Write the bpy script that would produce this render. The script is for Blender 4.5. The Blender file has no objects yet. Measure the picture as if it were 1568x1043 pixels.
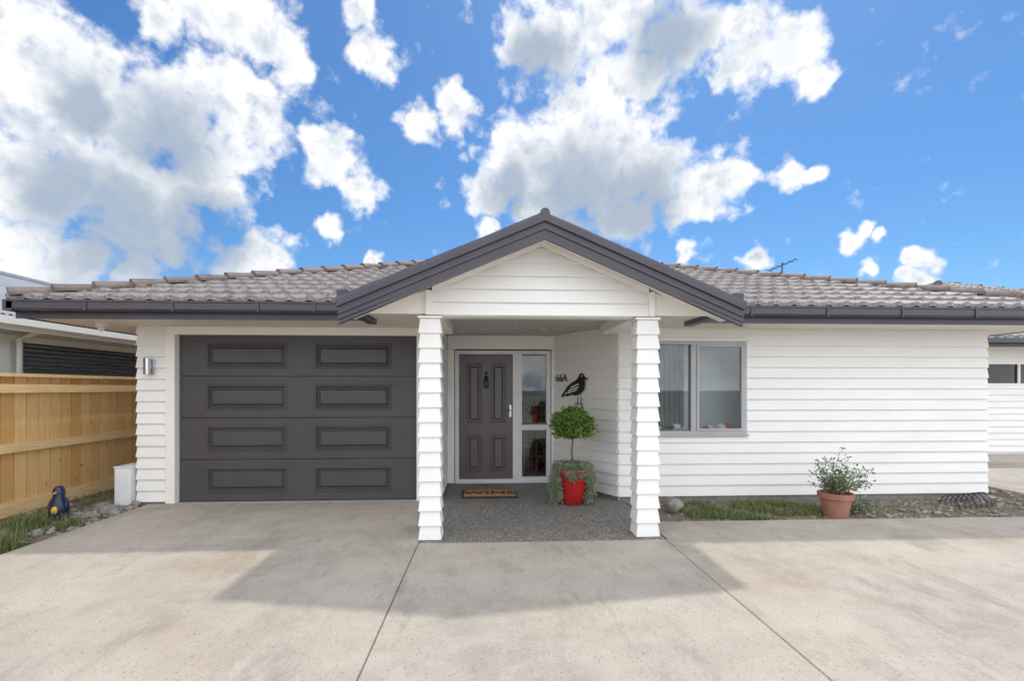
import bpy, math, random
from mathutils import Vector, noise as mnoise
random.seed(7)
scene=bpy.context.scene
scene.view_settings.view_transform='Standard'
scene.view_settings.look='None'
scene.view_settings.exposure=0
COL=scene.collection

# ------------------------------------------------------------ materials
def nt_new(name):
    m=bpy.data.materials.new(name); m.use_nodes=True
    nt=m.node_tree; b=nt.nodes['Principled BSDF']
    return m,nt,b
def N(nt,t,**k):
    n=nt.nodes.new(t)
    for a,v in k.items(): setattr(n,a,v)
    return n
def mix(nt,fac,a,b,bt='MIX'):
    n=nt.nodes.new('ShaderNodeMix'); n.data_type='RGBA'; n.blend_type=bt
    for s,v in ((0,fac),(6,a),(7,b)):
        if hasattr(v,'default_value') or hasattr(v,'links'): nt.links.new(v,n.inputs[s])
        else: n.inputs[s].default_value = v if s==0 else (*v,1)
    return n.outputs[2]
def mth(nt,op,a,b=None,c=None,clamp=False):
    n=nt.nodes.new('ShaderNodeMath'); n.operation=op; n.use_clamp=clamp
    for i,v in enumerate((a,b,c)):
        if v is None: continue
        if isinstance(v,(int,float)): n.inputs[i].default_value=v
        else: nt.links.new(v,n.inputs[i])
    return n.outputs[0]
def noise(nt,vec,scale,detail=4,rough=.55,out=0):
    n=nt.nodes.new('ShaderNodeTexNoise'); n.inputs['Scale'].default_value=scale
    n.inputs['Detail'].default_value=detail; n.inputs['Roughness'].default_value=rough
    nt.links.new(vec,n.inputs['Vector']); return n.outputs[out]
def mrange(nt,v,a,b,c=0,d=1,smooth=False):
    n=nt.nodes.new('ShaderNodeMapRange'); 
    if smooth: n.interpolation_type='SMOOTHSTEP'
    nt.links.new(v,n.inputs[0])
    for i,x in enumerate((a,b,c,d)): n.inputs[i+1].default_value=x
    return n.outputs[0]
def vscale(nt,vec,s):
    n=nt.nodes.new('ShaderNodeMapping'); n.inputs['Scale'].default_value=s
    nt.links.new(vec,n.inputs[0]); return n.outputs[0]
def pos(nt): return N(nt,'ShaderNodeNewGeometry').outputs['Position']
def bump(nt,b,h,strength,dist=.01):
    n=nt.nodes.new('ShaderNodeBump'); n.inputs['Strength'].default_value=strength; n.inputs['Distance'].default_value=dist
    nt.links.new(h,n.inputs['Height']); nt.links.new(n.outputs[0],b.inputs['Normal'])

def simple(name,c1,c2=None,rough=.5,scale=3,bs=0,bscale=60,metal=0,coat=0,stretch=(1,1,1)):
    m,nt,b=nt_new(name); p=vscale(nt,pos(nt),stretch)
    if c2 is None: c2=tuple(x*.88 for x in c1)
    nn=noise(nt,p,scale,3,.6)
    f=mrange(nt,nn,.32,.68)
    nt.links.new(mix(nt,f,c1,c2),b.inputs['Base Color'])
    b.inputs['Roughness'].default_value=rough; b.inputs['Metallic'].default_value=metal
    b.inputs['Coat Weight'].default_value=coat
    if bs: bump(nt,b,noise(nt,p,bscale,3),bs)
    return m

M={}
M['white']=simple('white_paint',(.86,.855,.84),(.81,.805,.79),.45,1.2,.10,25,stretch=(1,1,3))
M['soffit']=simple('soffit_paint',(.78,.74,.67),(.74,.70,.63),.6,2)
M['trim']=simple('trim_paint',(.87,.85,.80),(.83,.81,.76),.4,2)
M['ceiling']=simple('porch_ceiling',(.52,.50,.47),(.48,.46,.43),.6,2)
M['charcoal']=simple('charcoal_steel',(.066,.060,.080),(.054,.050,.066),.35,3,.05,8)
M['garage']=simple('garage_door_paint',(.073,.069,.074),(.060,.057,.061),.38,1.5,.25,220)
M['door']=simple('front_door_paint',(.125,.105,.118),(.105,.088,.10),.28,2)
M['alu']=simple('aluminium_joinery',(.44,.44,.46),(.38,.38,.40),.35,4)
M['whitealu']=simple('white_joinery',(.74,.74,.75),None,.35,4)
M['black']=simple('black_metal',(.012,.012,.014),(.02,.02,.022),.4,10)
M['chrome']=simple('chrome',(.6,.6,.62),None,.2,10,metal=1)
M['found']=simple('foundation_concrete',(.26,.25,.24),(.18,.17,.16),.85,8,.3,60)
M['sofdark']=simple('dark_interior',(.05,.045,.04),None,.8,2)
M['room']=simple('room_wall',(.84,.85,.85),None,.8,2)
M['curtain']=simple('curtain',(.20,.22,.23),(.15,.16,.17),.8,2,stretch=(30,30,1))
M['wood']=simple('cabinet_wood',(.30,.12,.05),(.18,.07,.03),.4,6,stretch=(1,1,8))
M['redcloth']=simple('red_cloth',(.6,.04,.04),None,.7,6)
M['redglaze']=simple('red_glaze',(.46,.012,.010),(.33,.008,.008),.12,4,coat=.6)
M['terra']=simple('terracotta',(.40,.18,.12),(.29,.14,.10),.85,9,.4,50)
M['bark']=simple('bark',(.20,.14,.09),(.12,.08,.05),.9,30,.5,90)
M['stone']=simple('stones',(.34,.32,.29),(.17,.155,.145),.9,11,.5,70)
M['corr']=simple('corrugated_steel',(.30,.32,.34),(.23,.25,.27),.5,2)
M['slat']=simple('slat_charcoal',(.085,.09,.10),(.065,.07,.08),.5,4)
M['blue']=simple('navy_glaze',(.010,.022,.075),(.008,.014,.045),.3,5)
M['yellow']=simple('yellow_glaze',(.7,.42,.03),None,.3,5)
M['plastic']=simple('white_plastic',(.80,.81,.84),None,.4,5)

m,nt,b=nt_new('roof_tile'); p=pos(nt)
f1=mrange(nt,noise(nt,p,1.6,5,.7),.35,.65); f2=mrange(nt,noise(nt,p,26,4,.72),.47,.66)
c=mix(nt,f1,(.225,.190,.175),(.145,.122,.113)); c=mix(nt,mth(nt,'MULTIPLY',f2,.55),c,(.50,.47,.44))
nt.links.new(c,b.inputs['Base Color']); b.inputs['Roughness'].default_value=.36; bump(nt,b,noise(nt,p,90,3),.35); M['tile']=m
m,nt,b=nt_new('roof_cap'); p=pos(nt)
c=mix(nt,mrange(nt,noise(nt,p,6,5,.7),.35,.65),(.20,.155,.14),(.10,.08,.072))
nt.links.new(c,b.inputs['Base Color']); b.inputs['Roughness'].default_value=.6; bump(nt,b,noise(nt,p,90,3),.4); M['cap']=m

# concrete
m,nt,b=nt_new('driveway_concrete'); p=pos(nt)
a=mrange(nt,noise(nt,p,.6,4,.6),.38,.62); s=mrange(nt,noise(nt,p,3.4,8,.76),.42,.60); g=mrange(nt,noise(nt,p,75,3,.75),.38,.62)
c=mix(nt,a,(.49,.435,.365),(.35,.315,.27)); c=mix(nt,mth(nt,'MULTIPLY',s,.5),c,(.57,.515,.445))
st=mrange(nt,noise(nt,vscale(nt,p,(1,.35,1)),2.1,8,.80),.51,.64)
c=mix(nt,mth(nt,'MULTIPLY',st,.7),c,(.27,.24,.205))
ru=mrange(nt,noise(nt,vscale(nt,p,(.8,1,1)),.9,3,.6),.54,.70)
c=mix(nt,mth(nt,'MULTIPLY',ru,.5),c,(.39,.285,.195))
c=mix(nt,mth(nt,'MULTIPLY',g,.42),c,(.25,.23,.205))
vo=N(nt,'ShaderNodeTexVoronoi'); vo.inputs['Scale'].default_value=26; nt.links.new(p,vo.inputs['Vector'])
sp=mrange(nt,vo.outputs['Distance'],.08,.20,1,0)
c=mix(nt,mth(nt,'MULTIPLY',sp,.6),c,(.15,.135,.12))
nt.links.new(c,b.inputs['Base Color']); b.inputs['Roughness'].default_value=.8
bump(nt,b,mth(nt,'ADD',noise(nt,p,150,2,.7),mth(nt,'MULTIPLY',noise(nt,p,12,3,.6),1.2)),.5,.007); M['conc']=m

m,nt,b=nt_new('exposed_aggregate'); p=pos(nt)
vo=N(nt,'ShaderNodeTexVoronoi'); vo.inputs['Scale'].default_value=52; nt.links.new(p,vo.inputs['Vector'])
sx=N(nt,'ShaderNodeSeparateColor'); nt.links.new(vo.outputs['Color'],sx.inputs[0])
c=mix(nt,mrange(nt,sx.outputs[0],.2,.95),(.09,.085,.08),(.44,.42,.39)); c=mix(nt,mrange(nt,vo.outputs['Distance'],.35,.6),c,(.17,.16,.15))
c=mix(nt,mth(nt,'MULTIPLY',mrange(nt,noise(nt,p,1.5,4,.6),.4,.65),.35),c,(.15,.14,.13))
nt.links.new(c,b.inputs['Base Color']); b.inputs['Roughness'].default_value=.7
bump(nt,b,mth(nt,'SUBTRACT',1,vo.outputs['Distance']),.6,.008); M['aggr']=m

m,nt,b=nt_new('soil'); p=pos(nt)
c=mix(nt,mrange(nt,noise(nt,p,9,5,.7),.35,.65),(.15,.115,.08),(.30,.25,.19)); c=mix(nt,mrange(nt,noise(nt,p,60,3,.7),.5,.7),c,(.07,.055,.04))
nt.links.new(c,b.inputs['Base Color']); b.inputs['Roughness'].default_value=.95; bump(nt,b,noise(nt,p,40,4,.7),.9,.03); M['soil']=m
M['filler']=simple('joint_filler',(.13,.115,.10),(.20,.18,.15),.95,20)
m,nt,b=nt_new('ground_surface'); p=pos(nt)
c=mix(nt,mrange(nt,noise(nt,p,1.3,5,.7),.35,.65),(.26,.245,.21),(.34,.32,.28))
nt.links.new(c,b.inputs['Base Color']); b.inputs['Roughness'].default_value=.95; M['ground']=m

m,nt,b=nt_new('fence_timber'); p=pos(nt)
sx=N(nt,'ShaderNodeSeparateXYZ'); nt.links.new(p,sx.inputs[0])
wn=N(nt,'ShaderNodeTexWhiteNoise',noise_dimensions='1D'); nt.links.new(mth(nt,'FLOOR',mth(nt,'DIVIDE',sx.outputs[1],.154)),wn.inputs['W'])
gr=mrange(nt,noise(nt,vscale(nt,p,(30,30,1.5)),1.6,4,.65),.3,.7)
c=mix(nt,wn.outputs['Value'],(.86,.61,.29),(.66,.38,.14)); c=mix(nt,mth(nt,'MULTIPLY',gr,.5),c,(.55,.29,.10))
kn=N(nt,'ShaderNodeTexVoronoi'); kn.inputs['Scale'].default_value=3.2; nt.links.new(vscale(nt,p,(1,2.2,1)),kn.inputs['Vector'])
c=mix(nt,mrange(nt,kn.outputs['Distance'],.04,.09,.9,0),c,(.15,.06,.03))
nt.links.new(c,b.inputs['Base Color']); b.inputs['Roughness'].default_value=.7; bump(nt,b,gr,.3,.004); M['fence']=m
M['fencerail']=simple('fence_rail_timber',(.88,.67,.38),(.72,.48,.23),.7,4,stretch=(20,1,20))

def leafmat(name,c1,c2,c3):
    m,nt,b=nt_new(name); g=N(nt,'ShaderNodeNewGeometry')
    r=g.outputs['Random Per Island']
    c=mix(nt,r,c1,c2); c=mix(nt,mrange(nt,noise(nt,g.outputs['Position'],14,2),.45,.7),c,c3)
    nt.links.new(c,b.inputs['Base Color']); b.inputs['Roughness'].default_value=.5
    tr=N(nt,'ShaderNodeBsdfTranslucent'); nt.links.new(c,tr.inputs[0])
    mx=N(nt,'ShaderNodeMixShader'); mx.inputs[0].default_value=.35
    out=nt.nodes['Material Output']; nt.links.new(b.outputs[0],mx.inputs[1]); nt.links.new(tr.outputs[0],mx.inputs[2]); nt.links.new(mx.outputs[0],out.inputs[0])
    return m
M['leaf']=leafmat('topiary_leaf',(.12,.23,.04),(.27,.40,.09),(.05,.12,.02))
M['silver']=leafmat('silver_leaf',(.27,.34,.23),(.46,.52,.39),(.16,.22,.13))
M['shrub']=leafmat('shrub_leaf',(.18,.25,.14),(.36,.42,.28),(.09,.13,.07))
M['grass']=leafmat('grass_blades',(.11,.18,.05),(.22,.28,.10),(.26,.23,.12))
M['flower']=leafmat('flower_petals',(.6,.03,.10),(.8,.2,.25),(.4,.01,.06))

m,nt,b=nt_new('window_glass'); nt.nodes.remove(b)
t=N(nt,'ShaderNodeBsdfTransparent'); t.inputs[0].default_value=(.90,.94,.95,1)
g=N(nt,'ShaderNodeBsdfGlossy'); g.inputs['Roughness'].default_value=.01
fr=N(nt,'ShaderNodeFresnel'); fr.inputs[0].default_value=1.5
mx=N(nt,'ShaderNodeMixShader'); nt.links.new(mth(nt,'ADD',fr.outputs[0],.02),mx.inputs[0]); nt.links.new(t.outputs[0],mx.inputs[1]); nt.links.new(g.outputs[0],mx.inputs[2])
nt.links.new(mx.outputs[0],nt.nodes['Material Output'].inputs[0]); M['glass']=m

# ------------------------------------------------------------ mesh builder
class MB:
    def __init__(s): s.v=[];s.f=[];s.m=[];s.mats=[]
    def mi(s,k):
        if k not in s.mats: s.mats.append(k)
        return s.mats.index(k)
    def add(s,vs,fs,k):
        o=len(s.v); s.v+= [tuple(x) for x in vs]
        i=s.mi(k)
        for f in fs: s.f.append(tuple(o+j for j in f)); s.m.append(i)
    def box(s,x0,x1,y0,y1,z0,z1,k):
        s.add([(x0,y0,z0),(x1,y0,z0),(x1,y1,z0),(x0,y1,z0),(x0,y0,z1),(x1,y0,z1),(x1,y1,z1),(x0,y1,z1)],
              [(0,3,2,1),(4,5,6,7),(0,1,5,4),(1,2,6,5),(2,3,7,6),(3,0,4,7)],k)
    def hexa(s,bot,top,k):
        s.add(list(bot)+list(top),[(0,3,2,1),(4,5,6,7),(0,1,5,4),(1,2,6,5),(2,3,7,6),(3,0,4,7)],k)
    def prism(s,sec,off,k):
        n=len(sec); a=[Vector(q) for q in sec]; b=[q+Vector(off) for q in a]
        s.add(a+b,[tuple(range(n-1,-1,-1)),tuple(range(n,2*n))]+[(i,(i+1)%n,n+(i+1)%n,n+i) for i in range(n)],k)
    def tube(s,pts,r,k,n=8,r2=None):
        pts=[Vector(p) for p in pts]; rings=[]
        for i,p in enumerate(pts):
            d=(pts[min(i+1,len(pts)-1)]-pts[max(i-1,0)]).normalized()
            a=d.cross(Vector((0,0,1)))
            if a.length<.05: a=d.cross(Vector((0,1,0)))
            a.normalize(); c=d.cross(a)
            rr=r if r2 is None else r+(r2-r)*i/max(1,len(pts)-1)
            rings.append([p+a*math.cos(t*2*math.pi/n)*rr+c*math.sin(t*2*math.pi/n)*rr for t in range(n)])
        vs=[q for R in rings for q in R]; fs=[]
        for i in range(len(pts)-1):
            for j in range(n): fs.append((i*n+j,i*n+(j+1)%n,(i+1)*n+(j+1)%n,(i+1)*n+j))
        fs.append(tuple(range(n-1,-1,-1))); L=(len(pts)-1)*n; fs.append(tuple(range(L,L+n)))
        s.add(vs,fs,k)
    def lathe(s,cx,cy,prof,k,n=32,sq=0):
        vs=[];fs=[]
        for r,z in prof:
            for j in range(n):
                t=j*2*math.pi/n; vs.append((cx+r*math.cos(t),cy+r*math.sin(t),z))
        for i in range(len(prof)-1):
            for j in range(n): fs.append((i*n+j,i*n+(j+1)%n,(i+1)*n+(j+1)%n,(i+1)*n+j))
        s.add(vs,fs,k)
    def blob(s,c,r,k,seed=0,amp=.25,nu=9,nv=6,sq=(1,1,1)):
        vs=[];fs=[]
        for i in range(nv+1):
            th=math.pi*i/nv
            for j in range(nu):
                ph=2*math.pi*j/nu
                d=Vector((math.sin(th)*math.cos(ph),math.sin(th)*math.sin(ph),math.cos(th)))
                rr=r*(1+amp*mnoise.noise(d*1.6+Vector((seed*3.1,seed,0))))
                vs.append((c[0]+d.x*rr*sq[0],c[1]+d.y*rr*sq[1],c[2]+d.z*rr*sq[2]))
        for i in range(nv):
            for j in range(nu): fs.append((i*nu+j,(i+1)*nu+j,(i+1)*nu+(j+1)%nu,i*nu+(j+1)%nu))
        s.add(vs,fs,k)
    def obj(s,name,parent=None,smooth=False,bevel=0):
        me=bpy.data.meshes.new(name); me.from_pydata(s.v,[],s.f)
        for k in s.mats: me.materials.append(M[k])
        me.polygons.foreach_set('material_index',s.m)
        if smooth: me.polygons.foreach_set('use_smooth',[True]*len(s.f))
        me.update(); o=bpy.data.objects.new(name,me); COL.objects.link(o)
        if parent: o.parent=parent
        if bevel:
            b=o.modifiers.new('bevel','BEVEL'); b.width=bevel; b.segments=2; b.limit_method='ANGLE'
        return o
def empty(name):
    e=bpy.data.objects.new(name,None); e.empty_display_size=.1; COL.objects.link(e); return e

PITCH=.138
def boards(mb,p0,p1,z0,z1,holes=(),k='white',lip=.028,top=.003,phase=0):
    p0=Vector((*p0,0));p1=Vector((*p1,0)); d=(p1-p0); L=d.length; d/=L; n=Vector((d.y,-d.x,0))
    z=z0-phase
    while z<z1-.001:
        zt=z+PITCH
        segs=[(0,L,max(z,z0),min(zt,z1))]
        for (a0,a1,hb,ht) in holes:
            new=[]
            for (a,b,c,e) in segs:
                if ht<=c or hb>=e or a1<=a or a0>=b: new.append((a,b,c,e)); continue
                if a0>a: new.append((a,a0,c,e))
                if a1<b: new.append((a1,b,c,e))
                if hb>c: new.append((max(a,a0),min(b,a1),c,hb))
                if ht<e: new.append((max(a,a0),min(b,a1),ht,e))
            segs=new
        off=lambda q: lip+(top-lip)*(q-z)/PITCH
        for (a,b,c,e) in segs:
            A=p0+d*a;B=p0+d*b;oc=off(c);oe=off(e)
            v=[A+n*oc,B+n*oc,B,A]; w=[A+n*oe,B+n*oe,B,A]
            mb.hexa([(q.x,q.y,c) for q in v],[(q.x,q.y,e) for q in w],k)
        z=zt

def tiled(mb,O,S,W,U,T,slope,cl=1,cr=1,ds=.03,e=.36,k='tile',tmax=None):
    O=Vector(O);S=Vector(S);U=Vector(U); tmax=tmax or T
    ts=[];nr=int(math.ceil(tmax/e))
    for r in range(nr):
        for fr,h in ((0,0),(0.0,.050),(.35,.032),(.98,.003)):
            t=(r+fr)*e
            if t<=tmax: ts.append((t,h))
    ns=int(W/ds)+1; vs=[];fs=[]
    for (t,h) in ts:
        for i in range(ns+1):
            s_=min(W,i*ds); 
            s=min(max(s_,t*cl),W-t*cr)
            ph=(s_/.21)
            w=.5+.5*math.cos(2*math.pi*ph)
            hh=h+.034*w**1.4+.009*mnoise.noise(Vector((math.floor(ph)*1.7,math.floor(t/e+.01)*2.3,1)))
            tt=t-(.045*w if h>.04 or h==0 else 0)
            p=O+S*s+U*tt; vs.append((p.x,p.y,O.z+slope*tt+hh))
    n=ns+1
    for i in range(len(ts)-1):
        for j in range(ns): fs.append((i*n+j,i*n+j+1,(i+1)*n+j+1,(i+1)*n+j))
    mb.add(vs,fs,k)
def caps(mb,A,B,k='cap',r=.085,seg=.36):
    A=Vector(A);B=Vector(B);d=B-A;L=d.length;d/=L; side=d.cross(Vector((0,0,1))).normalized(); up=side.cross(d)
    n=int(L/seg)
    for i in range(n):
        a=A+d*(i*seg);b=A+d*((i+1)*seg+.04); vs=[]
        for (q,rr,lift) in ((a,r*1.12,.02),(b,r*.9,.0)):
            for j in range(9):
                t=math.pi*j/8; vs.append(q+side*math.cos(t)*rr*1.15+up*(math.sin(t)*rr+lift-.02))
        fs=[(j,j+1,9+j+1,9+j) for j in range(8)]+[tuple(range(9))]
        mb.add(vs,fs,k)

# ============================================================ HOUSE
house=empty('weatherboard_house')
YG,YR,YD=6.2,6.1,7.3
XL,XS,XR=-4.32,-.62,6.62
w=MB()
g0,g1,gt=-3.97,-.79,2.2
boards(w,(XL,YG),(XS,YG),.03,2.2,[(g0-XL,g1-XL,-1,3)])
boards(w,(XS,YG),(XS,YD),.03,2.23)
boards(w,(XS,YD),(1.0,YD),.03,2.23,[(-.50-XS,.96-XS,-1,2.02)],lip=.02)
boards(w,(1.0,YD),(1.665,YR),.05,2.23)
wx0,wx1,wz0,wz1=2.06,3.33,.84,2.04
boards(w,(1.665,YR),(XR,YR),.05,2.2,[(wx0-1.665,wx1-1.665,wz0,wz1)])
boards(w,(XR,YR),(XR,17.3),.05,2.2)
boards(w,(XR,17.3),(XL,17.3),.05,2.2)
boards(w,(XL,17.3),(XL,YG),.03,2.2)
w.obj('weatherboards',house)
w=MB()
w.box(XL+.002,g0,YG+.002,YG+.12,0,2.3,'white'); w.box(g1,XS-.002,YG+.002,YG+.12,0,2.3,'white'); w.box(g0,g1,YG+.002,YG+.12,2.11,2.3,'white')
w.box(XS-.12,XS-.002,YG+.122,YD+.1,0,2.3,'white')
w.box(XS,-.5,YD+.002,YD+.1,0,2.3,'white'); w.box(.96,1.0,YD+.002,YD+.1,0,2.3,'white'); w.box(-.5,.96,YD+.002,YD+.1,2.02,2.3,'white')
w.hexa([(1.003,YD,0),(1.668,YR,0),(1.78,YR+.06,0),(1.1,YD+.08,0)],[(1.003,YD,2.3),(1.668,YR,2.3),(1.78,YR+.06,2.3),(1.1,YD+.08,2.3)],'white')
w.box(1.67,wx0,YR+.003,YR+.1,.0,2.3,'white'); w.box(wx1,XR-.003,YR+.003,YR+.1,.0,2.3,'white')
w.box(wx0,wx1,YR+.003,YR+.1,.0,wz0,'white'); w.box(wx0,wx1,YR+.003,YR+.1,wz1,2.3,'white')
w.box(XR-.1,XR-.003,YR+.103,17.2,0,2.3,'white'); w.box(XL+.003,XL+.1,YG+.13,17.2,0,2.3,'white'); w.box(XL+.1,XR-.1,17.1,17.2,0,2.3,'white')
w.obj('walls',house)
f=MB(); f.box(1.68,XR-.02,YR-.004,YR+.001,-.08,.055,'found'); f.box(XR-.01,XR-.004,YR,17,-.08,.055,'found')
f.box(XL,g0,YG-.004,YG+.001,-.05,.032,'found')
f.hexa([(1.0,YD-.006,-.05),(1.66,YR-.006,-.05),(1.67,YR,-.05),(1.01,YD,-.05)],[(1.0,YD-.006,.05),(1.66,YR-.006,.05),(1.67,YR,.05),(1.01,YD,.05)],'found')
f.obj('foundation',house)

t=MB()
t.box(g0,g0+.11,YG-.035,YG+.11,0.005,2.10,'trim'); t.box(g1-.11,g1,YG-.035,YG+.11,0.005,2.10,'trim'); t.box(g0,g1,YG-.037,YG+.11,2.10,2.198,'trim')
t.box(-.60,-.50,YD-.032,YD+.02,0.01,2.0,'trim'); t.box(.96,1.02,YD-.03,YD+.02,.01,2.0,'trim'); t.box(-.60,1.02,YD-.036,YD+.02,2.02,2.226,'trim')
t.box(wx0-.03,wx1+.03,YR-.045,YR+.02,wz1,wz1+.03,'trim')
t.box(wx0-.02,wx1+.02,YR-.055,YR+.02,wz0-.025,wz0,'alu')
t.obj('trims',house,bevel=.003)

def panel_sheet(mb,y,x0,x1,z0,z1,panels,k,loops):
    xs=sorted({x0,x1,*[q for p in panels for q in p[:2]]}); zs=sorted({z0,z1,*[q for p in panels for q in p[2:]]})
    for i in range(len(xs)-1):
        for j in range(len(zs)-1):
            cx=(xs[i]+xs[i+1])/2;cz=(zs[j]+zs[j+1])/2
            if any(p[0]<cx<p[1] and p[2]<cz<p[3] for p in panels): continue
            mb.add([(xs[i],y,zs[j]),(xs[i+1],y,zs[j]),(xs[i+1],y,zs[j+1]),(xs[i],y,zs[j+1])],[(0,1,2,3)],k)
    for (a,b,c,d) in panels:
        prev=None
        for ins,dy in loops:
            cur=[(a+ins,y+dy,c+ins),(b-ins,y+dy,c+ins),(b-ins,y+dy,d-ins),(a+ins,y+dy,d-ins)]
            if prev:
                for q in range(4): mb.add([prev[q],prev[(q+1)%4],cur[(q+1)%4],cur[q]],[(0,1,2,3)],k)
            prev=cur
        mb.add(prev,[(0,1,2,3)],k)
    for (p,q) in (((x0,z0),(x1,z0)),((x1,z0),(x1,z1)),((x1,z1),(x0,z1)),((x0,z1),(x0,z0))):
        mb.add([(p[0],y,p[1]),(p[0],y+.03,p[1]),(q[0],y+.03,q[1]),(q[0],y,q[1])],[(0,1,2,3)],k)
gd=MB(); yd=YG+.06; sh=2.095/4
for i in range(4):
    a=.012+i*sh; c=a+sh/2
    panel_sheet(gd,yd,-3.86,-.90,a+.004,a+sh-.004,[(-3.53,-2.53,c-.162,c+.162),(-2.20,-1.225,c-.162,c+.162)],'garage',((0,0),(.010,-.010),(.024,-.010),(.040,.022),(.052,.022),(.080,-.004)))
gd.box(-3.86,-.90,yd+.03,yd+.05,.0,2.11,'black'); gd.box(-3.86,-.90,yd-.004,yd+.02,.001,.014,'black')
gd.obj('garage_door',house)
ts=MB(); ts.box(-3.86,-.9,YG-.03,YG+.055,.001,.006,'alu'); ts.obj('garage_threshold',house)

fd=MB(); y=YD+.0
for a,b in ((-.49,-.432),(.375,.515),(.885,.95)): fd.box(a,b,y-.02,y+.08,.0,2.0,'whitealu')
fd.box(-.432,.375,y-.018,y+.08,1.945,2.0,'whitealu'); fd.box(-.432,.375,y-.03,y+.08,.002,.065,'whitealu')
fd.box(.515,.885,y-.018,y+.08,1.945,2.0,'whitealu'); fd.box(.515,.885,y-.018,y+.08,.002,.09,'whitealu'); fd.box(.515,.885,y-.018,y+.08,.80,.88,'whitealu')
fd.box(.515,.885,y+.03,y+.036,.09,.80,'glass'); fd.box(.515,.885,y+.03,y+.036,.88,1.945,'glass')
fd.obj('front_door_frame',house,bevel=.003)
fd=MB(); PN=[(-.335,-.08,.90,1.82),(.03,.285,.90,1.82),(-.335,-.08,.17,.74),(.03,.285,.17,.74)]
panel_sheet(fd,y+.02,-.430,.373,.07,1.94,PN,'door',((0,0),(.0,-.014),(.016,-.014),(.026,.016),(.05,.016),(.08,-.006)))
fd.box(-.43,.373,y+.06,y+.07,.07,1.94,'door')
fd.obj('front_door',house)
h=MB(); h.box(.325,.355,y-.005,y+.02,1.0,1.18,'chrome'); h.tube([(.34,y-.0,1.10),(.34,y-.05,1.10),(.24,y-.055,1.10)],.01,'chrome')
kx=-.025
h.tube([(kx+.035*math.cos(a),y-.015,1.50+.055*math.sin(a)) for a in [i*math.pi/8 for i in range(17)]],.009,'black'); h.blob((kx,y-.005,1.59),.035,'black',1,.1); h.blob((kx,y-.008,1.66),.022,'black',2,.1); h.box(kx-.015,kx+.015,y-.01,y+.02,1.42,1.62,'black')
h.obj('door_knocker_and_handle',house,smooth=False)
r=MB()
r.box(-.5,2.0,9.2,9.22,0,2.2,'room'); r.box(1.2,1.22,7.45,9.2,0,2.2,'room'); r.box(-.62,1.2,7.42,9.2,-.01,.0,'wood')
r.box(.45,1.15,7.9,8.2,.0,.06,'wood')
for z in (.3,.55,.8): r.box(.45,1.15,7.9,8.2,z,z+.03,'wood')
for x in (.45,.78,1.12): r.box(x,x+.03,7.9,8.2,.06,.83,'wood')
for i in range(9):
    for zz in (.33,.09): r.lathe(.53+i*.07,8.0,[(.0,zz),(.025,zz),(.025,zz+.11),(.01,zz+.14),(.01,zz+.18),(0,zz+.18)],'blue' if i%3 else 'redcloth',10)
r.box(.62,1.0,9.15,9.19,1.3,1.75,'sofdark'); r.box(.2,.55,9.1,9.15,0,2.0,'wood')
r.obj('entry_room',house)
fl=MB()
for i in range(260):
    c=Vector((.74+random.gauss(0,.07),7.55+random.gauss(0,.05),1.12+random.gauss(0,.055)))
    a=Vector([random.uniform(-1,1) for _ in range(3)]).normalized()*.022; b_=a.orthogonal().normalized()*.016
    fl.add([c-a,c+b_,c+a,c-b_],[(0,1,2,3)],'flower' if random.random()<.55 else 'leaf')
fl.lathe(.74,7.55,[(0,.88),(.05,.88),(.08,1.04),(.0,1.04)],'redglaze',16)
fl.box(.52,1.0,7.44,7.68,.85,.88,'wood'); fl.box(.54,.57,7.45,7.66,0,.85,'wood'); fl.box(.95,.98,7.45,7.66,0,.85,'wood')
fl.obj('hall_table_with_flowers',house)

wn=MB(); y=YR
mxx=2.635
wn.box(wx0,wx0+.045,y-.038,y+.06,wz0,wz1,'alu'); wn.box(wx1-.045,wx1,y-.038,y+.06,wz0,wz1,'alu')
wn.box(wx0+.045,wx1-.045,y-.036,y+.06,wz1-.045,wz1,'alu'); wn.box(wx0+.045,wx1-.045,y-.036,y+.06,wz0,wz0+.045,'alu')
wn.box(mxx-.035,mxx+.035,y-.032,y+.06,wz0+.045,wz1-.045,'alu')
a,b_,c,d=mxx+.035,wx1-.045,wz0+.045,wz1-.045
wn.box(a,a+.03,y-.045,y+.0,c,d,'alu'); wn.box(b_-.03,b_,y-.045,y,c,d,'alu'); wn.box(a+.03,b_-.03,y-.045,y,d-.03,d,'alu'); wn.box(a+.03,b_-.03,y-.045,y,c,c+.03,'alu')
wn.obj('window_frame',house,bevel=.002)
wn=MB(); wn.box(wx0+.045,mxx-.035,y+.01,y+.015,c,d,'glass'); wn.box(mxx+.035,wx1-.045,y-.02,y-.015,c,d,'glass'); wn.obj('window_glass',house)
wn=MB(); wn.box(wx0-.05,wx1+.6,y+.6,y+.62,.3,2.2,'room'); wn.box(wx0-.05,wx0-.03,y+.1,y+.6,.3,2.2,'room'); wn.box(wx1+.6,wx1+.62,y+.1,y+.6,.3,2.2,'room')
wn.box(wx0-.05,wx1+.6,y+.1,y+.6,.3,.32,'room'); wn.box(wx0-.05,wx1+.6,y+.1,y+.6,2.2,2.22,'room')
for i in range(16):
    x=wx0+.05+i*.034; wn.box(x,x+.029,y+.30+.02*(i%2),y+.33+.02*(i%2),wz0+.05,wz1,'curtain')
wn.box(wx0,wx1,y+.065,y+.2,wz0-.02,wz0+.03,'white')
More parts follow.
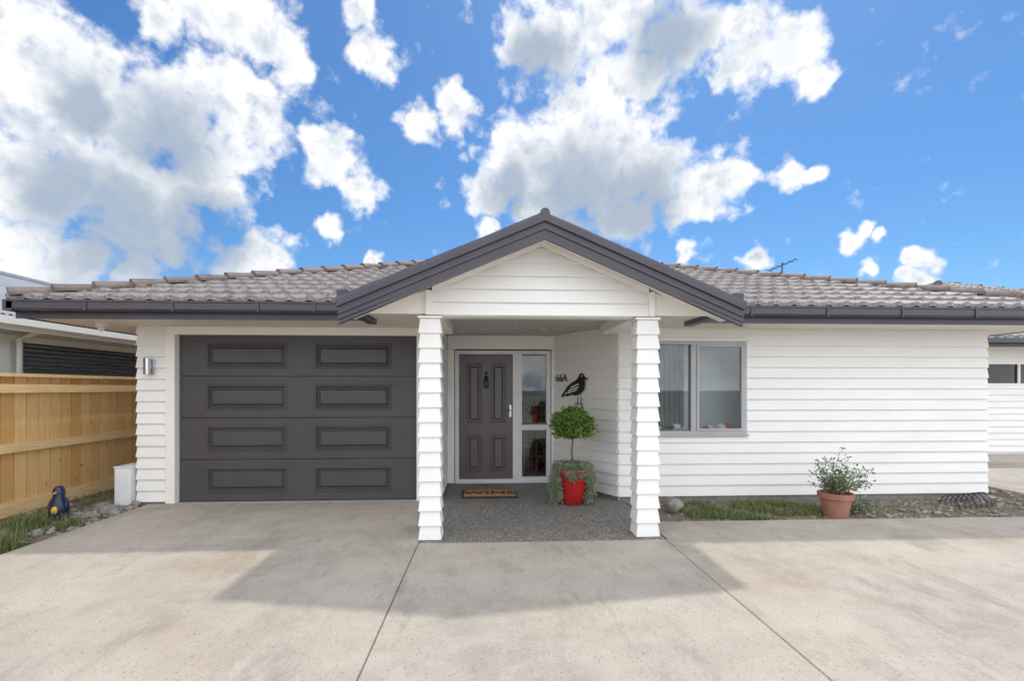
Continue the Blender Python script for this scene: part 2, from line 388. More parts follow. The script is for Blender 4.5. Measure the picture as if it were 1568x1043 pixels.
for i in range(10):
    x=2.13+i*.115+random.uniform(-.02,.02); hh=random.uniform(.04,.08)
    wn.blob((x,y+.08+.04*(i%2),wz0+.05+hh/2),hh*.6,['redcloth','white','blue','white','white','redcloth','redcloth','white','white','redcloth'][i],i,.5,sq=(1.5,1,.8))
wn.obj('window_interior',house)

s=MB()
s.box(-5.0,XS-.03,5.5,YG+.02,2.2,2.215,'soffit'); s.box(-5.0,XL,YG+.02,17.9,2.2,2.215,'soffit')
s.box(1.69,7.25,5.5,YR+.02,2.2,2.215,'soffit'); s.box(XR,7.25,YR+.02,17.9,2.2,2.215,'soffit')
s.box(-1.24,-.652,4.66,5.497,2.197,2.212,'soffit'); s.box(1.656,2.26,4.66,5.497,2.197,2.212,'soffit')
s.box(-.648,-.44,4.78,YG-.04,2.12,2.28,'trim'); s.box(1.42,1.652,4.78,YR-.04,2.12,2.28,'trim')
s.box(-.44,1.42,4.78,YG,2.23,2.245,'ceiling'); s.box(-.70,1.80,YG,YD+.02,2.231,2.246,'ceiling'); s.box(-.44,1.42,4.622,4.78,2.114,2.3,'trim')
s.box(.35,.358,4.79,YD-.05,2.226,2.23,'soffit')
for x,yy in ((-.05,6.5),(.75,6.5)): s.lathe(x,yy,[(0,2.224),(.045,2.224),(.055,2.229)],'whitealu',20)
s.obj('soffits_and_ceiling',house)
gf=MB()
def gutter_x(x0,x1):
    gf.box(x0,x1,5.49,5.512,2.19,2.35,'charcoal')
    sec=[(x0,5.49,2.262),(x0,5.41,2.262),(x0,5.385,2.285),(x0,5.385,2.355),(x0,5.375,2.36),(x0,5.375,2.378),(x0,5.40,2.378),(x0,5.40,2.29),(x0,5.49,2.28)]
    gf.prism(sec,(x1-x0,0,0),'charcoal')
gutter_x(-5.10,-1.33); gutter_x(2.35,7.36)
for (xx,sg) in ((-5.02,-1),(7.27,1)):
    gf.box(min(xx,xx+.02*sg),max(xx,xx+.02*sg),5.512,17.9,2.19,2.35,'charcoal')
    x2=xx+.12*sg; gf.box(min(xx+.02*sg,x2),max(xx+.02*sg,x2),5.385,17.9,2.262,2.376,'charcoal')
for x in (-4.3,-3.4,-2.5,-1.9,3.0,3.9,4.8,5.7,6.6): gf.box(x,x+.02,5.372,5.40,2.262,2.383,'charcoal')
for x in (-1.34,2.27): gf.box(x,x+.095,4.36,5.489,2.15,2.31,'charcoal')
gf.obj('gutters_and_fascia',house)

RX0,RX1,RY0,RY1,RZ,SL=-5.1,7.37,5.42,18.4,2.375,.36
W=RX1-RX0;T=W/2
rf=MB()
tiled(rf,(RX0,RY0,RZ),(1,0,0),W,(0,1,0),T,SL)
rf.obj('front_roof_slope',house)
rf=MB()
tiled(rf,(RX1,RY0,RZ),(0,1,0),RY1-RY0,(-1,0,0),T,SL,ds=.06)
tiled(rf,(RX0,RY1,RZ),(0,-1,0),RY1-RY0,(1,0,0),T,SL,ds=.06)
tiled(rf,(RX1,RY1,RZ),(-1,0,0),W,(0,-1,0),T,SL,ds=.06)
rf.obj('side_roof_slopes',house)
cp=MB(); zt=RZ+SL*T+.03; z0=RZ+.045
caps(cp,(RX0,RY0,z0),(RX0+T,RY0+T,zt)); caps(cp,(RX1,RY0,z0),(RX1-T,RY0+T,zt)); caps(cp,(RX0,RY1,z0),(RX0+T,RY1-T,zt)); caps(cp,(RX1,RY1,z0),(RX1-T,RY1-T,zt)); caps(cp,(RX0+T,RY0+T,zt),(RX0+T,RY1-T,zt))
cp.obj('hip_and_ridge_caps',house,smooth=False)

AX,AZ,GS,HW=.51,2.982,.428,1.82
gb=MB()
for sg in (-1,1):
    hw_=HW-.09
    tiled(gb,(AX+sg*hw_,4.36 if sg>0 else 7.2,AZ-.045-GS*hw_),(0,1,0) if sg>0 else (0,-1,0),2.84,(-sg,0,0),hw_,GS,0,0,ds=.05)
gb.obj('gable_roof',house)
bg=MB()
def rake(y0,y1,zt,zb,hw,k,sg,end=0):
    xa,xb=AX,AX+sg*hw
    sec=[(xa,y0,AZ+zt),(xa,y0,AZ+zb),(xa,y1,AZ+zb),(xa,y1,AZ+zt)]
    sec2=[(xb,y0,AZ+zt-GS*hw),(xb,y0,AZ+zb-GS*hw+end),(xb,y1,AZ+zb-GS*hw+end),(xb,y1,AZ+zt-GS*hw)]
    bg.add(sec+sec2,[(0,1,2,3),(7,6,5,4),(0,4,5,1),(1,5,6,2),(2,6,7,3),(3,7,4,0)],k)
for sg in (-1,1):
    rake(4.30,4.335,-.02,-.20,HW,'charcoal',sg,.03)
    rake(4.275,4.34,.0,-.055,HW+.006,'charcoal',sg)
    rake(4.285,4.30,-.105,-.125,HW-.002,'charcoal',sg)
    rake(4.29,4.335,-.185,-.212,HW-.01,'charcoal',sg)
    L=HW/5
    for i in range(5):
        a,b_=i*L,(i+1)*L+.02
        bg.tube([(AX+sg*a,4.32,AZ+.0-GS*a),(AX+sg*b_,4.32,AZ+.0-GS*b_)],.036 if i%2 else .039,'charcoal',12)
    xa,xb=AX,AX+sg*1.76
    z1=-.15
    bg.add([(xa,4.336,AZ+z1),(xa,4.62,AZ+z1),(xb,4.62,AZ+z1-GS*1.76),(xb,4.336,AZ+z1-GS*1.76)],[(0,1,2,3)],'trim')
    rake(4.555,4.583,-.152,-.20,1.03,'trim',sg)
bg.tube([(AX,4.28,AZ+.015),(AX,7.1,AZ+.015)],.045,'charcoal',12)
bg.obj('gable_barge_boards',house)
gi=MB()
ax0,ax1=-.53,1.55; zb=2.125; z=zb; GP=.125
def rz(x): return AZ-.16-GS*abs(x-AX)
while z<AZ-.17:
    zt_=min(z+GP,AZ-.165)
    def lim(zz):
        d=(AZ-.16-zz)/GS; return max(ax0,AX-d),min(ax1,AX+d)
    a0,a1=lim(z);b0,b1=lim(zt_)
    gi.hexa([(a0,4.583,z),(a1,4.583,z),(a1,4.618,z),(a0,4.618,z)],[(b0,4.609,zt_),(b1,4.609,zt_),(b1,4.618,zt_),(b0,4.618,zt_)],'white')
    z+=GP
for x in (ax0-.05,ax1): gi.box(x,x+.05,4.56,4.619,2.122,min(rz(x),rz(x+.05))-.0,'trim')
for sg,xi,xo in ((-1,ax0-.052,-1.24),(1,ax1+.052,2.27)):
    zi,zo=rz(xi),max(2.14,rz(xo))
    p=[(xi,4.60,2.135),(xo,4.60,2.135),(xo,4.60,zo),(xi,4.60,zi)]
    if sg>0: p=p[::-1]
    gi.prism(p,(0,.016,0),'trim')
gi.obj('gable_infill',house)

def post(x0,x1,name):
    p=MB(); y0,y1=4.56,4.78; z=.0; L=.019
    p.box(x0+.02,x1-.02,y0+.02,y1-.02,0,2.09,'white')
    n=0
    H=2.09/15
    while n<15:
        a=z+.008 if n==0 else z; b_=z+H
        o=L;i=.001
        p.hexa([(x0+.02-o,y0+.02-o,a),(x1-.02+o,y0+.02-o,a),(x1-.02+o,y1-.02+o,a),(x0+.02-o,y1-.02+o,a)],[(x0+.02-i,y0+.02-i,b_),(x1-.02+i,y0+.02-i,b_),(x1-.02+i,y1-.02+i,b_),(x0+.02-i,y1-.02+i,b_)],'white')
        z=b_;n+=1
    p.box(x0-.002,x1+.002,y0-.003,y1+.003,2.092,2.112,'trim')
    p.obj(name,house)
post(-.652,-.433,'porch_post'); post(1.42,1.652,'porch_post_b')
sn=MB(); sn.box(-4.55,-4.47,5.85,5.93,2.15,2.2,'plastic'); sn.blob((-4.51,5.88,2.13),.032,'plastic',1,.0,12,8); sn.obj('motion_sensor',house)

wl=MB(); x,z=-4.15,1.70
wl.box(x-.05,x+.05,YG-.045,YG-.02,z-.09,z+.09,'chrome'); wl.tube([(x+.0,YG-.09,z-.10),(x,YG-.09,z+.10)],.036,'chrome',20); wl.box(x-.015,x+.015,YG-.07,YG-.03,z-.02,z+.02,'chrome')
wl.obj('wall_lamp',bevel=.002)
an=MB(); ax,ay=5.95,9.5
an.tube([(ax,ay,2.8),(ax,ay,3.98)],.015,'slat'); 
bd=Vector((.12,-.28,.05)); c0=Vector((ax,ay,3.93))
an.tube([c0-bd,c0+bd],.010,'slat')
for i in range(6):
    q=c0+bd*(-.95+i*.38); l=.12-.010*i
    an.tube([q+Vector((-l*.9,-l*.45,0)),q+Vector((l*.9,l*.45,0))],.006,'slat',6)
an.obj('tv_antenna')

wd=Vector((.665,-1.2,0)).normalized(); wnrm=Vector((wd.y,-wd.x,0))
def wallp(a,z,off): 
    q=Vector((1.0,YD,0))+wd*a+wnrm*off; return (q.x,q.y,z)
bird=[(-.29,-.11),(-.20,-.03),(-.14,.03),(-.04,.085),(.05,.115),(.10,.15),(.12,.19),(.165,.215),(.21,.20),(.235,.165),(.32,.125),(.235,.125),(.245,.07),(.235,.0),(.19,-.05),(.12,-.085),(.04,-.10),(-.06,-.09),(-.13,-.115),(-.20,-.10),(-.25,-.13)]
bb=MB(); bc=.52; bz=1.43
bb.prism([wallp(bc+a,bz+z,.035) for a,z in bird],tuple(wnrm*.006),'black')
for a,z,l,h in ((.0,-.02,.22,.018),(-.02,-.055,.20,.016),(.03,.025,.18,.016),(-.14,-.07,.12,.012)):
    bb.prism([wallp(bc+a-l/2,bz+z-.02,.042),wallp(bc+a+l/2,bz+z+.03,.042),wallp(bc+a+l/2,bz+z+.03+h,.042),wallp(bc+a-l/2,bz+z-.02+h,.042)],tuple(wnrm*.002),'white')
for a in (.08,.15):
    bb.tube([wallp(bc+a,bz-.08,.038),wallp(bc+a+.02,bz-.15,.038),wallp(bc+a+.0,bz-.215,.038)],.006,'black',6)
    bb.tube([wallp(bc+a-.05,bz-.215,.038),wallp(bc+a+.06,bz-.22,.038)],.005,'black',6)
bb.prism([wallp(bc+.185+.012*math.cos(i),bz+.175+.012*math.sin(i),.042) for i in [j*math.pi/4 for j in range(8)]],tuple(wnrm*.002),'white')
bb.obj('bird_wall_art')
def text(body,size,loc,rot,mat,name,parent=None,ext=.003):
    c=bpy.data.curves.new(name,'FONT'); c.body=body; c.size=size; c.extrude=ext; c.align_x='CENTER'; c.align_y='CENTER'
    o=bpy.data.objects.new(name,c); COL.objects.link(o); o.location=loc; o.rotation_euler=rot; c.materials.append(M[mat]); o.parent=parent; return o
o=text('66A',.16,wallp(.23,1.58,.034),(math.radians(90),0,math.atan2(wd.y,wd.x)),'black','house_number_sign')

mat_=empty('door_mat')
m,nt,b=nt_new('coir'); p=pos(nt); nt.links.new(mix(nt,mrange(nt,noise(nt,p,160,3,.7),.35,.65),(.55,.32,.14),(.36,.20,.09)),b.inputs['Base Color']); b.inputs['Roughness'].default_value=1; bump(nt,b,noise(nt,p,260,3),1,.01); M['coir']=m
q=MB(); q.box(-.345,.395,6.28,6.74,.004,.022,'black'); q.box(-.315,.365,6.31,6.71,.0225,.026,'coir'); q.obj('mat',mat_)
t_=text('WINE',.24,(.025,6.51,.028),(0,0,0),'black','mat_lettering',mat_,.001); t_.scale=(1.15,.9,1); t_.data.offset=.006

# ============================================================ plants
def leaves(mb,pts,size,k,asp=.5,up=0):
    for c in pts:
        a=Vector((random.uniform(-1,1),random.uniform(-1,1),random.uniform(-1,1)+up)).normalized(); n=Vector([random.uniform(-1,1) for _ in range(3)])
        b_=a.cross(n).normalized(); L=size*random.uniform(.7,1.3); f=a.cross(b_)*L*.15
        c=Vector(c)
        mb.add([c,c+a*L*.5+b_*L*asp*.5+f,c+a*L,c+a*L*.5-b_*L*asp*.5+f],[(0,1,2),(0,2,3)],k)
tp=empty('potted_topiary_tree'); px,py=1.05,5.98
pt=MB(); pt.lathe(px,py,[(0,.003),(.135,.003),(.145,.01),(.172,.12),(.198,.30),(.205,.39),(.215,.40),(.217,.43),(.205,.44),(.19,.435),(.185,.40),(0,.40)],'redglaze',40); pt.obj('pot',tp,smooth=True)
so=MB(); so.lathe(px,py,[(0,.412),(.187,.408)],'soil',24); so.obj('potting_soil',tp)
tr=MB()
tr.tube([(px,py,.38),(px+.008,py,.5),(px-.006,py+.004,.65),(px+.01,py,.8),(px+.01,py,.95)],.013,'bark',8,.010)
for i in range(22):
    a=random.uniform(0,6.28); e=random.uniform(-.2,1.2); L=random.uniform(.12,.2); s0=Vector((px+.01,py,random.uniform(.82,.95)))
    tr.tube([s0,s0+Vector((math.cos(a)*math.cos(e)*L,math.sin(a)*math.cos(e)*L,math.sin(e)*L))],.005,'bark',5,.002)
tr.obj('trunk',tp)
cr=MB(); pts=[]
while len(pts)<3000:
    d=Vector([random.gauss(0,1) for _ in range(3)]).normalized(); nz=mnoise.noise(d*2.6+Vector((5,2,1))); nz2=mnoise.noise(d*6)
    R=.262*(1+.32*nz+.26*nz2); r=R*random.uniform(.35,1)**.5*(1.0 if random.random()<.88 else 1.16)
    if nz2<-.18 and r>.75*R: continue
    q=Vector((px+.01,py,.965))+Vector((d.x*r,d.y*r,d.z*r*.82))
    if q.z<.81+random.uniform(0,.03): continue
    pts.append(q)
leaves(cr,pts,.044,'leaf',.6,.3); cr.obj('crown',tp)
tl=MB(); pts=[]
for i in range(240):
    a=random.uniform(0,2*math.pi); ca=abs(math.cos(a)); side=ca>.72 or math.sin(a)>0
    if not side and random.random()>.6: continue
    out=random.uniform(.0,.07) if side else 0; r0=random.uniform(.12,.19); dz=random.uniform(.2,.46) if side else random.uniform(.02,.12)
    P=[]
    for s_ in range(14):
        u=s_/13; r=r0+(.05+out)*min(1,u*2.2)+.012*math.sin(u*9+i); z=.42+.08*math.sin(min(1,u*2.2)*math.pi)*random.uniform(.8,1) -dz*max(0,u-.25)/.75
        P.append(Vector((px+math.cos(a)*r+.01*math.sin(u*7+i),py+math.sin(a)*r,max(.015,z))))
    tl.tube(P,.0016,'silver',4)
    for q in P:
        for _ in range(5): pts.append(q+Vector([random.gauss(0,.010) for _ in range(3)]))
leaves(tl,pts,.022,'silver',.6); tl.obj('trailing_foliage',tp)

ps=empty('potted_shrub'); px,py=3.93,5.28
pt=MB(); pt.lathe(px,py,[(0,-.03),(.115,-.03),(.12,-.02),(.155,.19),(.178,.195),(.182,.25),(.17,.255),(.155,.25),(.15,.22),(0,.22)],'terra',32); pt.obj('pot',ps,smooth=False)
sh_=MB(); pts=[]
for i in range(34):
    a=random.uniform(0,6.28); sp=random.uniform(.05,.36); hh=random.uniform(.16,.56)*(1-.35*sp/.34)
    base=Vector((px+random.uniform(-.06,.06),py+random.uniform(-.06,.06),.22)); lean=Vector((.12,0,0))
    P=[]
    for s_ in range(8):
        u=s_/7; P.append(base+Vector((math.cos(a)*sp*u**1.3,math.sin(a)*sp*u**1.3*.8,hh*(u**.8)))+lean*u*u)
    sh_.tube(P,.003,'bark',5,.0015)
    for q in P[2:]:
        for _ in range(5): pts.append(q+Vector([random.gauss(0,.018) for _ in range(3)]))
leaves(sh_,pts,.042,'shrub',.45,.4); sh_.obj('shrub_foliage',ps)
lo=MB(); pts=[]
for i in range(420):
    pts.append(Vector((4.25+random.gauss(0,.11),5.4+random.gauss(0,.08),abs(random.gauss(0.04,.06)))))
leaves(lo,pts,.05,'shrub',.4,.6); lo.obj('low_shrub')

# ============================================================ ground
gr=MB(); gr.box(-400,400,-300,600,-.35,-.12,'ground'); gr.obj('ground')
dw=MB(); G=.0035
def slab(x0,x1,y0,y1,k='conc',z=0):
    r=.006
    dw.hexa([(x0,y0,-.12),(x1,y0,-.12),(x1,y1,-.12),(x0,y1,-.12)],[(x0,y0,z-r),(x1,y0,z-r),(x1,y1,z-r),(x0,y1,z-r)],k)
    dw.hexa([(x0,y0,z-r),(x1,y0,z-r),(x1,y1,z-r),(x0,y1,z-r)],[(x0+r*.6,y0+r*.6,z),(x1-r*.6,y0+r*.6,z),(x1-r*.6,y1-r*.6,z),(x0+r*.6,y1-r*.6,z)],k)
slab(-4.18,-.64-G,-14,YG+.2); slab(-.64+G,1.68-G,-14,4.50-G); slab(1.68+G,7.3,-14,5.10); slab(7.3+G*2,14,-14,16)
dw.obj('concrete_driveway')
dj=MB(); dj.box(-.68,1.72,-14,4.55,-.119,-.012,'filler'); dj.box(7.2,7.4,-14,5.1,-.119,-.012,'filler'); dj.obj('driveway_joint_filler')
pp=MB(); pp.box(-.64+G,1.70,4.50,6.3,-.1,.0,'aggr'); pp.box(-.62,1.4,6.3,YD+.1,-.1,.0,'aggr'); pp.obj('porch_paving')
def bed(name,x0,x1,y0,y1,zc,seed):
    me=MB(); nx=int((x1-x0)/.06);ny=int((y1-y0)/.06);vs=[];fs=[]
    for j in range(ny+1):
        for i in range(nx+1):
            x=x0+(x1-x0)*i/nx;y=y0+(y1-y0)*j/ny
            e=min(1,min(x-x0,x1-x,y-y0,y1-y)/.12+.0)
            vs.append((x,y,zc+.025*e+.018*mnoise.noise(Vector((x*5,y*5,seed)))+.01*mnoise.noise(Vector((x*17,y*17,seed)))))
    for j in range(ny):
        for i in range(nx): a=j*(nx+1)+i; fs.append((a,a+1,a+nx+2,a+nx+1))
    me.add(vs,fs,'soil'); return me.obj(name,smooth=True)
bed('garden_bed',1.70,7.3,5.10,YR+.02,-.045,1.0)
bed('garden_bed',-5.6,-4.18,-2,9,-.05,4.0)
st=MB()
def stones(n,x0,x1,y0,y1,r0,r1,z=-.02):
    for i in range(n):
        r=random.uniform(r0,r1); st.blob((random.uniform(x0,x1),random.uniform(y0,y1),z+r*.25),r,'stone',i,.7,7,5,(random.uniform(.9,1.4),random.uniform(.8,1.2),.65))
stones(160,-4.9,-4.2,5.0,6.4,.012,.04); stones(60,-5.3,-4.25,4.2,6.5,.02,.05); stones(240,4.2,7.25,5.12,6.0,.012,.035); stones(120,1.75,4.2,5.12,6.0,.008,.025); stones(80,6.7,7.28,5.6,9,.02,.04)
stones(22,-4.75,-4.3,5.5,6.3,.05,.08)
st.obj('garden_stones',smooth=True)
sb=MB(); sb.blob((2.16,5.55,.06),.10,'stone',3,.35,16,10,(1,1,.95)); sb.obj('round_garden_stone',smooth=True)
gs=MB()
def blades(n,f,hmin,hmax,k='grass',wd_=.005):
    for i in range(n):
        x,y=f(); h=random.uniform(hmin,hmax); a=random.uniform(0,6.28); l=random.uniform(.2,.9)*h; w_=wd_
        dx,dy=math.cos(a),math.sin(a); z=-.035
        gs.add([(x-dy*w_,y+dx*w_,z),(x+dy*w_,y-dx*w_,z),(x+dx*l*.4+dy*w_*.7,y+dy*l*.4-dx*w_*.7,z+h*.65),(x+dx*l*.4-dy*w_*.7,y+dy*l*.4+dx*w_*.7,z+h*.65),(x+dx*l,y+dy*l,z+h)],[(0,1,2,3),(3,2,4)],k)
def patch():
    while True:
        x=random.uniform(2.25,4.0);y=random.uniform(5.13,5.95)
        if mnoise.noise(Vector((x*3,y*3,0)))>-.15: return x,y
blades(4000,patch,.04,.10)
blades(500,lambda:(random.uniform(4.2,7.0),random.uniform(5.13,6.0)),.03,.08)
cl=[(random.uniform(-4.9,-4.3),random.uniform(4.5,5.5)) for _ in range(16)]
def tuft(): c=random.choice(cl); return c[0]+random.gauss(0,.06),c[1]+random.gauss(0,.06)
blades(1300,tuft,.06,.19,'grass',.004); blades(900,lambda:(random.uniform(-5.35,-4.3),random.uniform(4.0,7)),.03,.10)
gs.obj('grass')

fe=MB(); fx=-5.45; y=-3.0
while y<16:
    hh=1.60+random.uniform(-.008,.008)
    yb=math.floor(y/.154+.01)*.154
    fe.box(fx-.022+random.uniform(-.002,.002),fx+random.uniform(-.004,-.001),yb+.006,yb+.147,.0,hh-.03,'fence'); y+=.154
for z in (.70,1.38): fe.box(fx,fx+.07,-3,16,z,z+.10,'fencerail')
fe.box(fx-.05,fx+.085,-3,16,1.565,1.605,'fencerail')
yy=1.1
while yy<16: fe.box(fx-.125,fx-.026,yy,yy+.1,-.1,1.56,'fence'); yy+=2.0
fe.box(fx,fx+.03,-3,16,-.06,.13,'fencerail')
fe.obj('timber_fence')

ub=MB(); ub.box(-4.54,-4.355,6.12,6.42,-.04,.46,'plastic'); ub.box(-4.52,-4.375,6.112,6.12,.0,.43,'plastic'); ub.box(-4.55,-4.352,6.11,6.43,.46,.475,'plastic'); ub.obj('utility_box',bevel=.012)
def penguin(x,y,z,s,name):
    p=MB(); 
    p.lathe(x,y,[(0,z),(.055*s,z),(.075*s,z+.05*s),(.078*s,z+.13*s),(.066*s,z+.2*s),(.045*s,z+.235*s),(.05*s,z+.27*s),(.043*s,z+.31*s),(.025*s,z+.335*s),(0,z+.34*s)],'blue',20)
    p.blob((x+.015,y-.055*s,z+.12*s),.036*s,'yellow',1,.1,12,8,(.9,.9,1.2)); p.tube([(x+.01,y-.03*s,z+.285*s),(x+.02,y-.09*s,z+.275*s)],.012*s,'yellow',8,.004)
    for q in (-1,1): p.blob((x+q*.035*s,y-.06*s,z+.01),.025*s,'yellow',2,.1,10,6,(1,1.4,.5)); p.blob((x+q*.075*s,y,z+.14*s),.028*s,'blue',5,.1,10,6,(.5,1,2.2))
    p.obj(name,smooth=True)
penguin(-4.66,5.5,-.02,1.15,'penguin_garden_ornament')
wb=MB()
for i in range(7):
    x=5.62+i*.09; wb.tube([(x,5.62+.02*i-.13*math.cos(a),-.02+.15*math.sin(a)) for a in [j*math.pi/10 for j in range(11)]],.0055,'black',6)
for a in (0.3,1.57,2.8): wb.tube([(5.58,5.62-.13*math.cos(a),-.02+.15*math.sin(a)),(6.2,5.74-.13*math.cos(a),-.02+.15*math.sin(a))],.005,'black',6)
wb.obj('wire_plant_support')

# ============================================================ neighbours
nh=empty('neighbouring_house')
n1=MB(); X=-6.5
n1.box(X-.2,X,-2,16,0,2.3,'white'); n1.box(X-6,X-.2,15.9,16,0,2.3,'white')
def slats(y0,y1,z0,z1):
    z=z0
    while z<z1:
        n1.hexa([(X+.01,y0,z),(X+.05,y0,z-.0),(X+.05,y1,z),(X+.01,y1,z)],[(X+.002,y0,z+.05),(X+.012,y0,z+.05),(X+.012,y1,z+.05),(X+.002,y1,z+.05)],'slat'); z+=.062
slats(3.0,6.55,.3,2.05); slats(7.1,15,.3,2.05)
n1.box(X,X+.06,6.62,6.85,0,2.1,'trim'); n1.box(X,X+.05,-2,16,2.07,2.16,'trim')
n1.box(X,X+.42,-2,16,2.2,2.22,'soffit'); n1.box(X+.42,X+.44,-2,16,2.18,2.34,'trim'); n1.box(X+.44,X+.55,-2,16,2.24,2.34,'trim'); 
n1.tube([(X+.09,6.95,0),(X+.09,6.95,2.1),(X+.45,6.95,2.25)],.035,'trim',10)
n1.obj('side_wall',nh)
n2=MB(); vs=[];fs=[]; ny=720; e0=(X+.5,2.36); e1=(-8.95,3.53)
for i in range(ny+1):
    y=-2+18*i/ny; h=.014*math.cos(2*math.pi*i/4.0)
    vs+=[(e0[0],y,e0[1]+h),(e1[0],y,e1[1]+h),(e1[0]*2-e0[0],y,e0[1]+h)]
for i in range(ny): a=i*3; fs+=[(a,a+1,a+4,a+3),(a+1,a+2,a+5,a+4)]
n2.add(vs,fs,'corr'); n2.tube([(-8.95,-2,3.53),(-8.95,16,3.53)],.07,'corr',10); n2.obj('steel_roof',nh)

nb=empty('neighbouring_house')
n3=MB(); X0,Y0=9.6,10.0
boards(n3,(X0,Y0),(22,Y0),.05,2.3,[(11.05-X0-.4,12.6-X0,1.52,1.98)])
boards(n3,(X0,20),(X0,Y0),.05,2.3)
n3.box(X0,22,Y0+.003,Y0+.1,0,1.52,'white'); n3.box(X0,22,Y0+.15,Y0+.2,0,2.3,'sofdark'); n3.box(X0+.003,X0+.1,Y0,20,0,2.3,'white')
n3.box(10.65,12.6,Y0-.03,Y0,1.50,1.54,'trim'); n3.box(10.65,12.6,Y0-.03,Y0,1.96,2.0,'trim')
for x in (10.65,11.55,12.56): n3.box(x,x+.04,Y0-.03,Y0,1.54,1.96,'trim')
n3.box(10.65,12.6,Y0+.01,Y0+.02,1.54,1.96,'glass')
n3.box(X0-.6,22,Y0-.6,20,2.3,2.32,'soffit'); n3.box(X0-.62,22,Y0-.62,Y0-.6,2.28,2.46,'charcoal'); n3.box(X0-.64,22,Y0-.74,Y0-.62,2.36,2.46,'charcoal'); n3.box(X0-.74,X0-.642,Y0-.74,20,2.36,2.46,'charcoal')
n3.obj('walls_and_gutters',nb)
n4=MB(); tiled(n4,(X0-.7,Y0-.7,2.46),(1,0,0),13,(0,1,0),6.5,.40,ds=.05); tiled(n4,(X0-.7,Y0+12.3,2.46),(0,-1,0),13,(1,0,0),6.5,.40,ds=.08)
caps(n4,(X0-.7,Y0-.7,2.51),(X0+5.8,Y0+5.8,5.1)); n4.obj('tiled_roof',nb)

# ============================================================ world
w=bpy.data.worlds.new('World'); scene.world=w; w.use_nodes=True; nt=w.node_tree
bgn=nt.nodes['Background']; STR=.15; bgn.inputs[1].default_value=STR
SD=Vector((.23,.42,1)).normalized(); elev=math.asin(SD.z); az=math.atan2(SD.x,SD.y)
sky=N(nt,'ShaderNodeTexSky',sky_type='NISHITA'); sky.sun_disc=False; sky.sun_elevation=elev; sky.sun_rotation=az; sky.air_density=1.0; sky.dust_density=.8; sky.ozone_density=3
tc=N(nt,'ShaderNodeTexCoord'); D=tc.outputs['Generated']
def vm(op,a,b=None,sc=None):
    n=nt.nodes.new('ShaderNodeVectorMath'); n.operation=op
    for i,v in enumerate((a,b)):
        if v is None: continue
        if isinstance(v,tuple): n.inputs[i].default_value=v
        else: nt.links.new(v,n.inputs[i])
    if sc is not None: n.inputs['Scale'].default_value=sc
    return n.outputs['Value'] if op in('DISTANCE','DOT_PRODUCT') else n.outputs['Vector']
w1=vm('SCALE',vm('SUBTRACT',noise(nt,D,11,3,.6,1),(.5,.5,.5)),None,.085)
DW=vm('ADD',D,w1)
sx=N(nt,'ShaderNodeSeparateXYZ'); nt.links.new(D,sx.inputs[0])
def cdir(u,v):
    d=Vector((u+.05,1-.05*u,v)); k=d.length; return tuple(d/k),k
def field(tab,grow):
    acc=None
    for u,v,r in tab:
        c,k=cdir(u,v); rr=r*grow/k**1.5
        d=vm('DISTANCE',DW,c); f=mth(nt,'MULTIPLY_ADD',d,-1/rr,1.0)
        acc=f if acc is None else mth(nt,'MAXIMUM',acc,f)
    return acc
CL=[(-.98,.71,.11),(-.88,.67,.12),(-.82,.56,.15),(-.95,.55,.14),(-.70,.55,.14),(-.59,.59,.12),(-.52,.57,.09),(-.64,.46,.13),(-.79,.42,.16),(-.95,.40,.16),(-1.06,.46,.13),(-.74,.34,.11),(-.55,.48,.07),(-1.04,.29,.10),(-.90,.27,.09),(-.78,.24,.05),
(-.73,.77,.06),(-.61,.76,.09),(-.51,.74,.08),(-.45,.68,.045),(-.33,.78,.045),(-.29,.70,.055),(-.38,.48,.065),(-.31,.42,.055),(-.38,.35,.028),(-.19,.55,.045),(-.12,.58,.055),
(-.51,.265,.06),(-.57,.255,.04),(-.29,.26,.025),(-.04,.33,.025),
(.0,.71,.05),(.08,.74,.10),(.21,.77,.10),(.36,.73,.10),(.48,.73,.10),(.58,.71,.08),(.44,.66,.05),(.62,.65,.04),
(.21,.63,.09),(.28,.65,.05),(.12,.56,.10),(.23,.53,.11),(.02,.47,.10),(-.05,.41,.055),(.15,.45,.12),(.29,.45,.09),(.38,.41,.085),(.45,.43,.055),(.24,.36,.07),(.08,.40,.09),
(.58,.455,.042),(.625,.44,.03),(.37,.285,.022),(.50,.277,.032),(.73,.335,.024),(.70,.305,.028),(.77,.315,.022),(.855,.266,.03),(.825,.22,.038),(.725,.253,.022)]
CLOUD_SHADE=[(-.80,.32,.15),(-.66,.31,.12),(-.94,.41,.11),(.13,.395,.12),(.26,.39,.10),(.0,.41,.06),(.05,.69,.07),(.32,.72,.09),(-.70,.50,.12),(-.88,.58,.07)]  # grey cloud undersides: shade painted into the sky colour
acc=field(CL,1.45); shd=field(CLOUD_SHADE,1.55)
back_fill=mth(nt,'MULTIPLY',mrange(nt,noise(nt,D,2.2,2,.55),.30,.52),mrange(nt,sx.outputs[1],.25,-.1))  # unseen clouds added behind the camera as fill for the facade
acc=mth(nt,'MAXIMUM',acc,back_fill)
n1_=noise(nt,D,15,7,.66); 
n2_=noise(nt,vm('ADD',D,(.010,.008,.028)),15,4,.62)
vo=N(nt,'ShaderNodeTexVoronoi'); vo.inputs['Scale'].default_value=28; nt.links.new(DW,vo.inputs['Vector'])
f=mth(nt,'ADD',acc,mth(nt,'MULTIPLY_ADD',n1_,1.45,-.725)); f=mth(nt,'ADD',f,mth(nt,'MULTIPLY_ADD',vo.outputs['Distance'],-.42,.18))
mask=mrange(nt,f,.12,.58,0,1,True)
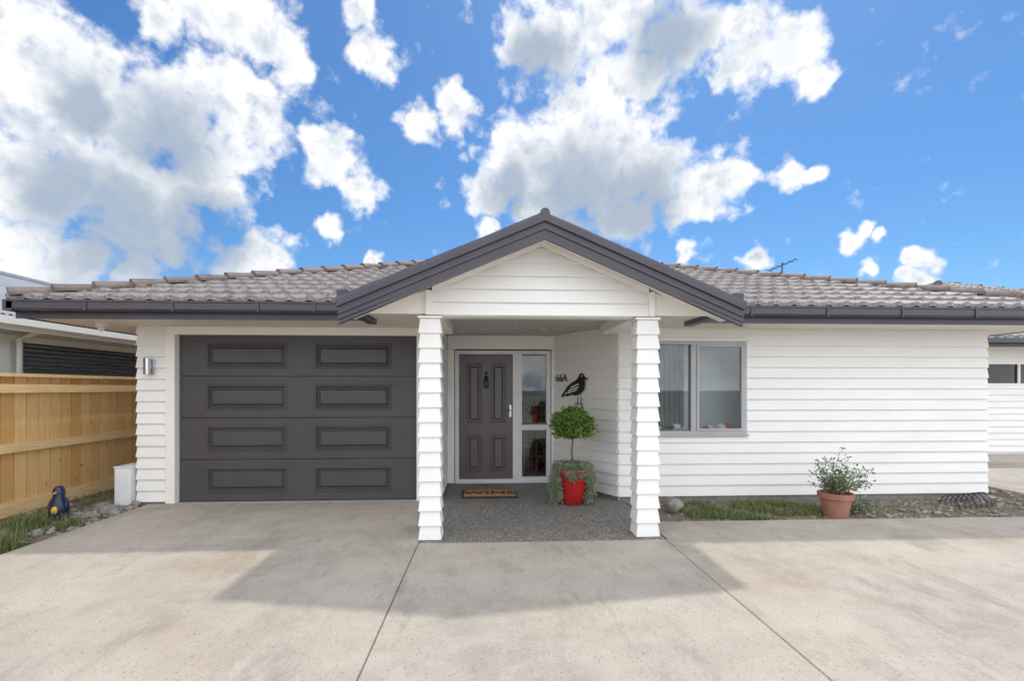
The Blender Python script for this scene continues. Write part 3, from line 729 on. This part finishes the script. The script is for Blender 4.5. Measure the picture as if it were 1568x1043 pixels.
inner=mrange(nt,f,.30,.85,.25,1,True)
dk=mth(nt,'MULTIPLY',mth(nt,'MULTIPLY_ADD',mth(nt,'SUBTRACT',n2_,n1_),3.0,.12,clamp=True),inner)
dk2=mth(nt,'MULTIPLY',mrange(nt,vo.outputs['Distance'],.25,.75,0,.22,True),inner)
shf=mth(nt,'MULTIPLY',mrange(nt,mth(nt,'ADD',shd,mth(nt,'MULTIPLY_ADD',n1_,.8,-.4)),.05,.75,0,1,True),.92)
k=1/STR
cc=mix(nt,shf,(1.10*k,1.10*k,1.10*k),(.40*k,.485*k,.60*k))
cc=mix(nt,mth(nt,'ADD',dk,dk2,clamp=True),cc,(.38*k,.49*k,.66*k))  # puff relief: painted shade, darker away from the sun
back_boost=mrange(nt,sx.outputs[1],.15,-.15,1.0,2.05)  # added brightness: unseen rear clouds boosted to light the shaded facade
cb=N(nt,'ShaderNodeVectorMath',operation='SCALE'); nt.links.new(cc,cb.inputs[0]); nt.links.new(back_boost,cb.inputs['Scale'])
hs=N(nt,'ShaderNodeHueSaturation'); hs.inputs['Saturation'].default_value=1.16; hs.inputs['Value'].default_value=1.0; nt.links.new(sky.outputs[0],hs.inputs['Color'])
skc=mix(nt,1.0,hs.outputs[0],(.56,.78,.92),'MULTIPLY')
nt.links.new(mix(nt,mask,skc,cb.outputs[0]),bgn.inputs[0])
w.cycles.sampling_method='MANUAL'; w.cycles.sample_map_resolution=256

sl=bpy.data.lights.new('sun','SUN'); sl.energy=2.2; sl.angle=math.radians(2.0); sl.color=(1,.93,.82)
so_=bpy.data.objects.new('sun',sl); COL.objects.link(so_); so_.rotation_euler=SD.to_track_quat('Z','Y').to_euler()

cam=bpy.data.cameras.new('camera'); co=bpy.data.objects.new('camera',cam); COL.objects.link(co)
co.location=(0,0,1.43); co.rotation_euler=(math.radians(90),0,math.radians(-2.864))
cam.sensor_width=36; cam.lens=17.0; cam.shift_y=.0469; cam.clip_end=2000; cam.clip_start=.05
scene.camera=co
